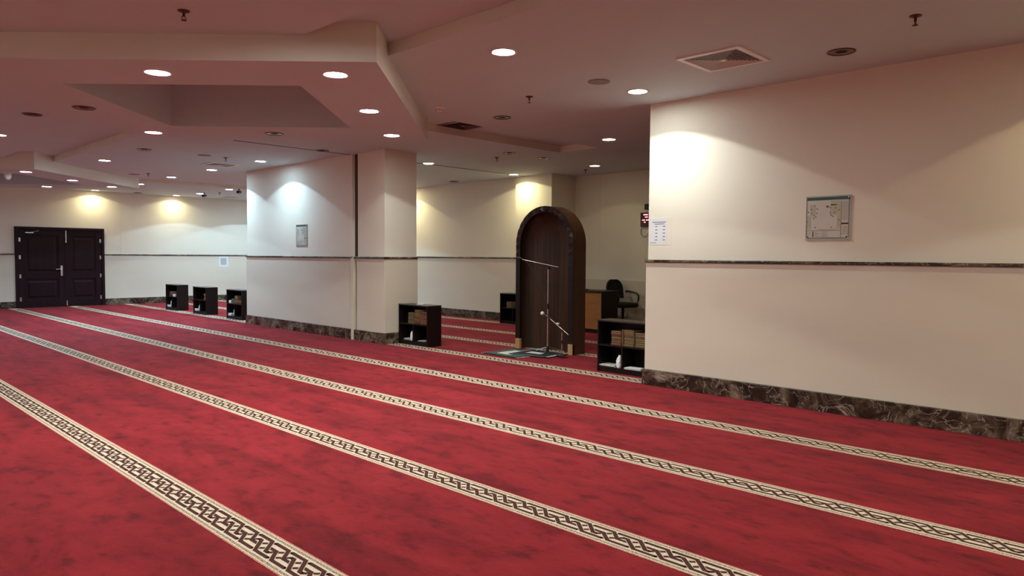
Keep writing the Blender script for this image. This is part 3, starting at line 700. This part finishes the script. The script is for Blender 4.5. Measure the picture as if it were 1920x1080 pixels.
b.grid([i22, i3, o2, of], 0, False); b.face([i3[0], o2[0], of[0], i22[0]]); b.face([i3[-1], o2[-1], of[-1], i22[-1]])
b.build('front_arch', 'ebony', t)
for sx in (-1, 1):
    b = MB(); a, c = sx*(MHW-RW), sx*MHW; b.box(min(a, c), max(a, c), -.014, .035, 0, .155, 0, .003); b.build('foot', 'pale', t)
# pyramid studs
seglen = .118; rm = MHW-RW/2; pts = []
n_arc = int(PI*rm/seglen)
for k in range(n_arc+1):
    a = PI*k/n_arc; pts.append((-rm*math.cos(a), ZS+rm*math.sin(a), a-PI/2))
pts = [(-rm, ZS-seglen*1.0, -PI/2)]+pts+[(rm, ZS-seglen, PI/2)]
for x, z, a in pts:
    b = MB(); h = .041; ca, sa = math.cos(a), -math.sin(a)
    sq = [(x+(u*ca-v*sa)*h, -.012, z+(u*sa+v*ca)*h) for u, v in ((-1, -1), (1, -1), (1, 1), (-1, 1))]
    ap = (x, -.045, z)
    for k in range(4): b.face([sq[k], sq[(k+1) % 4], ap])
    b.build('pyramid_stud', 'stud', t)
# inner niche: vertical half cylinder with quarter dome
hw, dp = MHW-RW, MD-.045
rows = []
for z in (0.0, .5, 1.0, ZS): rows.append([(-hw*math.cos(PI*k/32), .035+dp*.92*math.sin(PI*k/32)**.6, z) for k in range(33)])
for q in range(1, 9):
    e = q/8*PI/2; rows.append([(-hw*math.cos(PI*k/32)*math.cos(e), .035+dp*.92*math.sin(PI*k/32)**.6*math.cos(e), ZS+hw*math.sin(e)) for k in range(33)])
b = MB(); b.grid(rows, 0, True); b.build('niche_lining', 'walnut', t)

# ------------------------------------------------------------------ prayer rugs on the floor before the mihrab
def rug(name, label, corners, zs, mats, fringe=True, wav=.006, seed=1, border=.10):
    rnd = random.Random(seed); nu, nv = 22, 14; th = .007
    c = [Vector((*p, 0)) for p in corners]
    def P(u, v): return (c[0]*(1-u)*(1-v)+c[1]*u*(1-v)+c[2]*u*v+c[3]*(1-u)*v)
    ph = rnd.uniform(0, 6)
    m = MB(); z = lambda u, v: zs+wav*(.5+.5*math.sin(9*u+ph+3*v))*(.3+.7*abs(math.sin(5*v+ph)))
    G = [[(*P(i/nu, k/nv).xy, z(i/nu, k/nv)+th) for i in range(nu+1)] for k in range(nv+1)]
    for k in range(nv):
        for i in range(nu):
            u, v = (i+.5)/nu, (k+.5)/nv; e = min(u, 1-u)*1.6, min(v, 1-v); q = min(e)
            mi = 1 if q < border*.5 else (0 if q < border*2.2 else (2 if .22 < u < .62 and .2 < v < .8 else 0))
            m.face([G[k][i], G[k][i+1], G[k+1][i+1], G[k+1][i]], mi, True)
    edge = [(i, 0) for i in range(nu+1)]+[(nu, k) for k in range(1, nv+1)]+[(i, nv) for i in range(nu-1, -1, -1)]+[(0, k) for k in range(nv-1, -1, -1)]
    for (a, b_), (c_, d) in zip(edge[:-1], edge[1:]):
        p, q = G[b_][a], G[d][c_]; m.face([p, q, (q[0], q[1], zs-.0), (p[0], p[1], zs-.0)], 1)
    t = thing(name, label, 'rug')
    o = m.build('rug_pile', mats, t)
    if fringe:
        f = MB()
        for s, u in ((-1, 0), (1, 1)):
            for k in range(46):
                v = (k+.5)/46; p = P(u, v); d = (P(1, v)-P(0, v)).normalized()*s; L_ = .045*rnd.uniform(.7, 1.1); sd = Vector((-d.y, d.x, 0))*.0045
                zz = z(u, v)+.004; e = p+d*L_+Vector((rnd.uniform(-.006, .006), rnd.uniform(-.006, .006), 0))
                f.box(0, 0, 0, 0, 0, 0) if False else f.face([(p.x-sd.x, p.y-sd.y, zz), (e.x-sd.x*.6, e.y-sd.y*.6, zs+.004), (e.x+sd.x*.6, e.y+sd.y*.6, zs+.004), (p.x+sd.x, p.y+sd.y, zz)])
        f.build('fringe', 'rug_p', t)
    return t
rug('prayer_rug', 'grey-green prayer rug with cream centre and fringed edge before the mihrab', [(-7.46, 7.06), (-6.78, 7.04), (-6.80, 7.70), (-7.50, 7.76)], .003, ['rug_g', 'rug_d', 'rug_c'], seed=2)
rug('prayer_rug', 'dark prayer rug with white streaks, under the tall microphone stand', [(-7.10, 7.22), (-6.50, 7.34), (-6.56, 7.80), (-7.16, 7.80)], .017, ['rug_d', 'rug_g', 'rug_c'], seed=5, wav=.004, border=.16)

# ------------------------------------------------------------------ microphone stands
SB = .034
t = thing('microphone_stand', 'tall silver microphone stand with long boom reaching into the mihrab', 'microphone stand', (-6.68, 7.58, SB))
b = MB(); b.tube((0, 0, .02), (0, 0, .66), .011); b.build('lower_tube', 'chrome', t)
b = MB(); b.tube((0, 0, .66), (0, 0, 1.19), .0085); b.build('upper_tube', 'chrome', t)
b = MB(); b.tube((0, 0, .62), (0, 0, .70), .017); b.build('clutch', 'black', t)
b = MB(); b.tube((0, 0, .02), (0, 0, .10), .020); b.build('hub', 'black', t)
for k, a in enumerate((-1.05, 1.1, 3.0)):
    b = MB(); ca, sa = math.cos(a), math.sin(a); b.tube((ca*.015, sa*.015, .085), (ca*.27, sa*.27, .012-.0), .0075, n=8); lg = b.build('leg', 'chrome', t)
    b = MB(); b.tube((ca*.26, sa*.26, .014), (ca*.285, sa*.285, .010), .011, n=8); b.build('rubber_foot', 'black', lg)
b = MB(); b.tube((0, -.02, 1.20), (0, .02, 1.20), .020); b.build('boom_clamp', 'black', t)
b = MB(); b.tube((.15, .04, 1.215), (-.45, -.04, 1.315), .006, n=8); b.build('boom_arm', 'chrome', t)
b = MB(); b.path([(-.45, -.04, 1.315), (-.48, -.045, 1.335), (-.50, -.05, 1.335)], .008); b.tube((-.48, -.046, 1.335), (-.56, -.055, 1.345), .015, .017); b.build('microphone', 'black', t)
b = MB(); b.path([(-.44, -.04, 1.31), (-.36, -.02, 1.24), (-.28, 0, 1.14), (-.22, .01, 1.05), (-.12, .01, .9), (-.03, .0, .72), (-.012, -.008, .5), (-.012, -.008, .1)], .003, 6); b.build('cable', 'black', t)
t = thing('microphone_stand', 'low short microphone stand with slanted boom beside the tall one', 'microphone stand', (-6.40, 7.56, SB))
b = MB(); b.tube((0, 0, .0), (0, 0, .345), .008); b.build('tube', 'chrome', t)
b = MB(); b.tube((0, 0, .16), (0, 0, .21), .014); b.tube((0, 0, .32), (0, 0, .36), .014); b.build('clutch', 'black', t)
b = MB(); b.lathe([(.0001, 0), (.075, 0), (.075, .012), (.015, .02)]); b.build('base', 'black', t)
b = MB(); b.tube((.10, .02, .29), (-.26, -.02, .53), .006, n=8); b.build('boom_arm', 'chrome', t)
b = MB(); b.tube((-.20, -.012, .495), (-.33, -.02, .555), .011, .014); b.build('microphone', 'black', t)
b = MB(); b.lathe([(.0001, -.028), (.016, -.024), (.027, -.008), (.028, .006), (.018, .022), (.0001, .028)], c=(-.345, -.021, .562), n=16); b.build('microphone_head', 'white', t)
b = MB(); b.box(-.10, -.055, -.016, .008, .425, .445, 0, .004); b.build('clip', 'white', t)

# ------------------------------------------------------------------ desk and office chair
DX0, DX1, DYa, DYb = -9.20, -7.905, 10.46, 10.93
t = thing('desk', 'office desk with honey veneer front and black side right of the mihrab', 'desk', (DX0, DYa, 0)); w_ = DX1-DX0; d_ = DYb-DYa
b = MB(); b.box(0, w_-.03, .0, .02, .07, .745); b.build('front_panel', 'orange', t)
b = MB(); b.box(w_-.036, w_-.03, -.003, .02, .07, .745); b.build('edge_band', 'lip', t)
b = MB(); b.box(w_-.03, w_, .0, d_, 0, .745, 0, .002); b.build('side_panel', 'darkwood', t)
b = MB(); b.box(0, .03, .02, d_, 0, .745); b.build('side_panel', 'darkwood', t)
b = MB(); b.box(0, w_-.03, .012, .03, 0, .07); b.build('plinth', 'darkwood', t)
b = MB(); b.box(-.02, w_+.03, -.03, d_+.02, .745, .772, 0, .004); b.build('desktop', 'darkwood', t)
b = MB(); b.box(0, .10, 0, .14, 0, .02, 0, .004); tag(b.build('desk_phone_box', 'black', None, (-8.50, 10.54, .7725)), 'small black box lying on the desk beside the mihrab', 'box')
t = thing('office_chair', 'black office chair behind the desk with curved armrest', 'chair', (-8.02, 11.255, 0), math.radians(-14))
b = MB(); b.box(-.22, .22, -.21, .21, .44, .53, 0, .035); b.build('seat', 'fabric', t)
rows = []
for i in range(9):
    v = i/8; zz = .60+.36*v; hw_ = .20*math.sqrt(max(.02, 1-(max(0, v-.45)/.60)**2.4)); rows.append([(-.25-.03*math.sin(PI*v)-.02*v+.03*math.cos(PI*(k/10-.5)) if False else -.26-.05*v+.05*abs(k/5-1)**2, hw_*(k/5-1), zz) for k in range(11)])
b = MB(); b.grid(rows, 0, True); rb = [[(x-.05, y*.94, z) for x, y, z in r] for r in rows]; b.grid(rb, 0, True)
b.grid([[r[0] for r in rows], [r[0] for r in rb]]); b.grid([[r[-1] for r in rows], [r[-1] for r in rb]]); b.grid([rows[-1], rb[-1]]); b.grid([rows[0], rb[0]])
b.build('backrest', 'fabric', t)
b = MB(); b.path([(-.10, 0, .45), (-.26, 0, .46), (-.31, 0, .52), (-.31, 0, .66)], .022); b.build('back_bracket', 'black', t)
for s in (-1, 1):
    b = MB(); b.path([(.0, s*.21, .47), (.12, s*.24, .50), (.16, s*.245, .58), (.16, s*.245, .66), (.12, s*.245, .70), (.0, s*.245, .725), (-.12, s*.245, .735), (-.2, s*.235, .73)], .018); b.build('armrest', 'black', t)
b = MB(); b.tube((0, 0, .09), (0, 0, .44), .028); b.build('column', 'black', t)
for k in range(5):
    a = 2*PI*k/5+.3; b = MB(); b.tube((0, 0, .11), (.24*math.cos(a), .24*math.sin(a), .075), .026, .016, n=8); lg = b.build('base_leg', 'black', t)
    b = MB(); cx, cy = .24*math.cos(a), .24*math.sin(a); b.tube((cx-.02*math.sin(a), cy+.02*math.cos(a), .03), (cx+.02*math.sin(a), cy-.02*math.cos(a), .03), .03, n=12); b.build('caster', 'black', lg)

# ------------------------------------------------------------------ wall things
def plan_board(x0, x1, z0, z1, label):          # framed evacuation plan on the qibla wall
    t = thing('evacuation_plan', label, 'sign', ((x0+x1)/2, YW, (z0+z1)/2)); W = (x1-x0); Hh = (z1-z0)
    def r(nm, mat, a, b_, c, d, y0, y1, mi=0): 
        m = MB(); m.box(-W/2+a*W, -W/2+b_*W, y0, y1, Hh/2-d*Hh, Hh/2-c*Hh); return m.build(nm, mat, t)
    r('backing', 'acryl', 0, 1, 0, 1, -.008, 0)
    r('header', 'green', .02, .97, .03, .10, -.0095, -.008)
    sh = r('plan_sheet', 'sheet', .02, .96, .10, .95, -.0095, -.008)
    def q(lst, nm, mat, y=-.0102, par=None):
        m = MB()
        for a, b_, c, d in lst: m.box(-W/2+a*W, -W/2+b_*W, y, -.0095, Hh/2-d*Hh, Hh/2-c*Hh)
        return m.build(nm, mat, sh)
    q([(.56, .79, .12, .22), (.70, .79, .22, .74), (.03, .12, .45, .74), (.10, .22, .20, .45), (.55, .70, .20, .44)], 'plan_zone', 'sage')
    q([(.02, .035, .10, .95), (.02, .96, .94, .955), (.945, .96, .10, .95), (.785, .795, .14, .95), (.02, .79, .775, .785), (.28, .72, .755, .760), (.79, .95, .855, .865)], 'plan_border', 'ink', -.0105)
    dots = []
    rnd = random.Random(4)
    for px, pz in ((.20, .22), (.13, .30), (.26, .29), (.06, .36), (.14, .39), (.25, .39), (.19, .44), (.23, .47), (.18, .50), (.55, .27), (.66, .28), (.55, .38), (.64, .38), (.57, .44), (.61, .47), (.66, .20), (.74, .33), (.74, .55), (.22, .71), (.58, .71), (.04, .58)):
        dots.append((px-.012, px+.012, pz-.014, pz+.014))
    q(dots, 'plan_symbol', 'ink', -.0110)
    q([(.46, .51, .225, .265)], 'position_mark', 'redink', -.0112)
    q([(.80, .945, .615, .65), (.165, .185, .80, .92), (.04, .07, .91, .94), (.90, .93, .91, .94)], 'bold_mark', 'dkink', -.0110)
    q([(.81, .93, .15+.035*k, .15+.035*k+.008) for k in range(12)]+[(.22, .22+.05+.05*(k % 2), .81+.033*k, .817+.033*k) for k in range(4)]+[(.36, .50, .81+.033*k, .817+.033*k) for k in range(4)]+[(.05, .13, .83, .837), (.05, .12, .87, .877)], 'text_line', 'ink', -.0106)
    q([(.82, .93, .68, .84)], 'key_panel', 'sage', -.0105)
    for sx, sz in ((.04, .955), (.95, .955), (.95, .05)):
        m = MB(); m.tube((-W/2+sx*W, -.010, Hh/2-sz*Hh), (-W/2+sx*W, -.016, Hh/2-sz*Hh), .006, n=10); m.build('stud_fixing', 'chrome', t)
plan_board(-2.715, -2.315, 1.563, 1.965, 'large framed floor plan with dark green header on the right wall')
plan_board(-12.005, -11.61, 1.545, 1.942, 'small looking framed floor plan in the blue-lit arc on the pillar wall')
t = thing('notice_sheet', 'white timetable sheet taped at the left end of the right wall', 'notice', (-4.28, YW, 1.68))
b = MB(); b.box(-.14, .08, -.0018, 0, -.15, .135); b.build('sheet', 'paper', t)
b = MB(); b.box(-.142, .142, -.0008, 0, -.152, .145); b.build('plastic_sleeve', 'upper', t)
b = MB()
b.box(-.10, .07, -.0024, -.0018, .092, .098); b.box(-.07, .05, -.0024, -.0018, .072, .078)
for k in range(5):
    for x in (-.05, .045): b.box(x-.014, x+.014, -.0024, -.0018, .045-k*.036, .052-k*.036)
b.box(-.13, -.05, -.0024, -.0018, -.128, -.124); b.build('printed_line', 'dkink', t)
b = MB(); b.box(0, .02, 9.335, 9.62, 1.03, 1.32)
t = thing('notice_sheet', 'small pale blue notice just under the rail on the far wall', 'notice', (XF+CL, 9.48, 1.17))
b = MB(); b.box(0, .002, -.14, .14, -.15, .15); b.build('sheet', 'paper', t)
b = MB(); b.box(.002, .0026, -.09, .09, -.10, .10); b.build('printed_area', 'acryl', t)
# LED clock
t = thing('led_clock', 'dark red digital display on the back wall at the right wall edge', 'clock', (-7.665, Y_REC, 2.10))
b = MB(); b.box(-.19, .19, -.05, 0, -.13, .14, 0, .004); b.build('casing', 'ledbox', t)
b = MB()
for x0, x1, z0, z1 in ((-.12, -.02, .088, .108), (.02, .10, .088, .108), (-.09, -.02, .045, .062), (-.15, -.085, -.012, .006), (-.06, .02, -.012, .006), (.04, .12, -.012, .006), (-.11, -.07, -.050, -.034), (.0, .04, .045, .062)):
    b.box(x0, x1, -.053, -.05, z0, z1, 0, .001)
b.build('lit_digits', 'led', t)
b = MB(); b.path([(-.16, -.012, -.12), (-.20, -.01, -.17), (-.20, -.01, -.26), (-.15, -.01, -.32), (-.08, -.01, -.31), (-.03, -.01, -.25)], .004, 6); b.build('cable', 'ledbox', t)
t = thing('wall_speaker', 'black fitting on the back wall above the red display', 'fitting', (-7.71, Y_REC, 2.34))
b = MB(); b.box(-.04, .06, -.09, -.02, -.05, .06, 0, .015); b.build('body', 'black', t)
b = MB(); b.tube((0, -.03, 0), (0, 0, 0), .015); b.build('bracket', 'black', t)
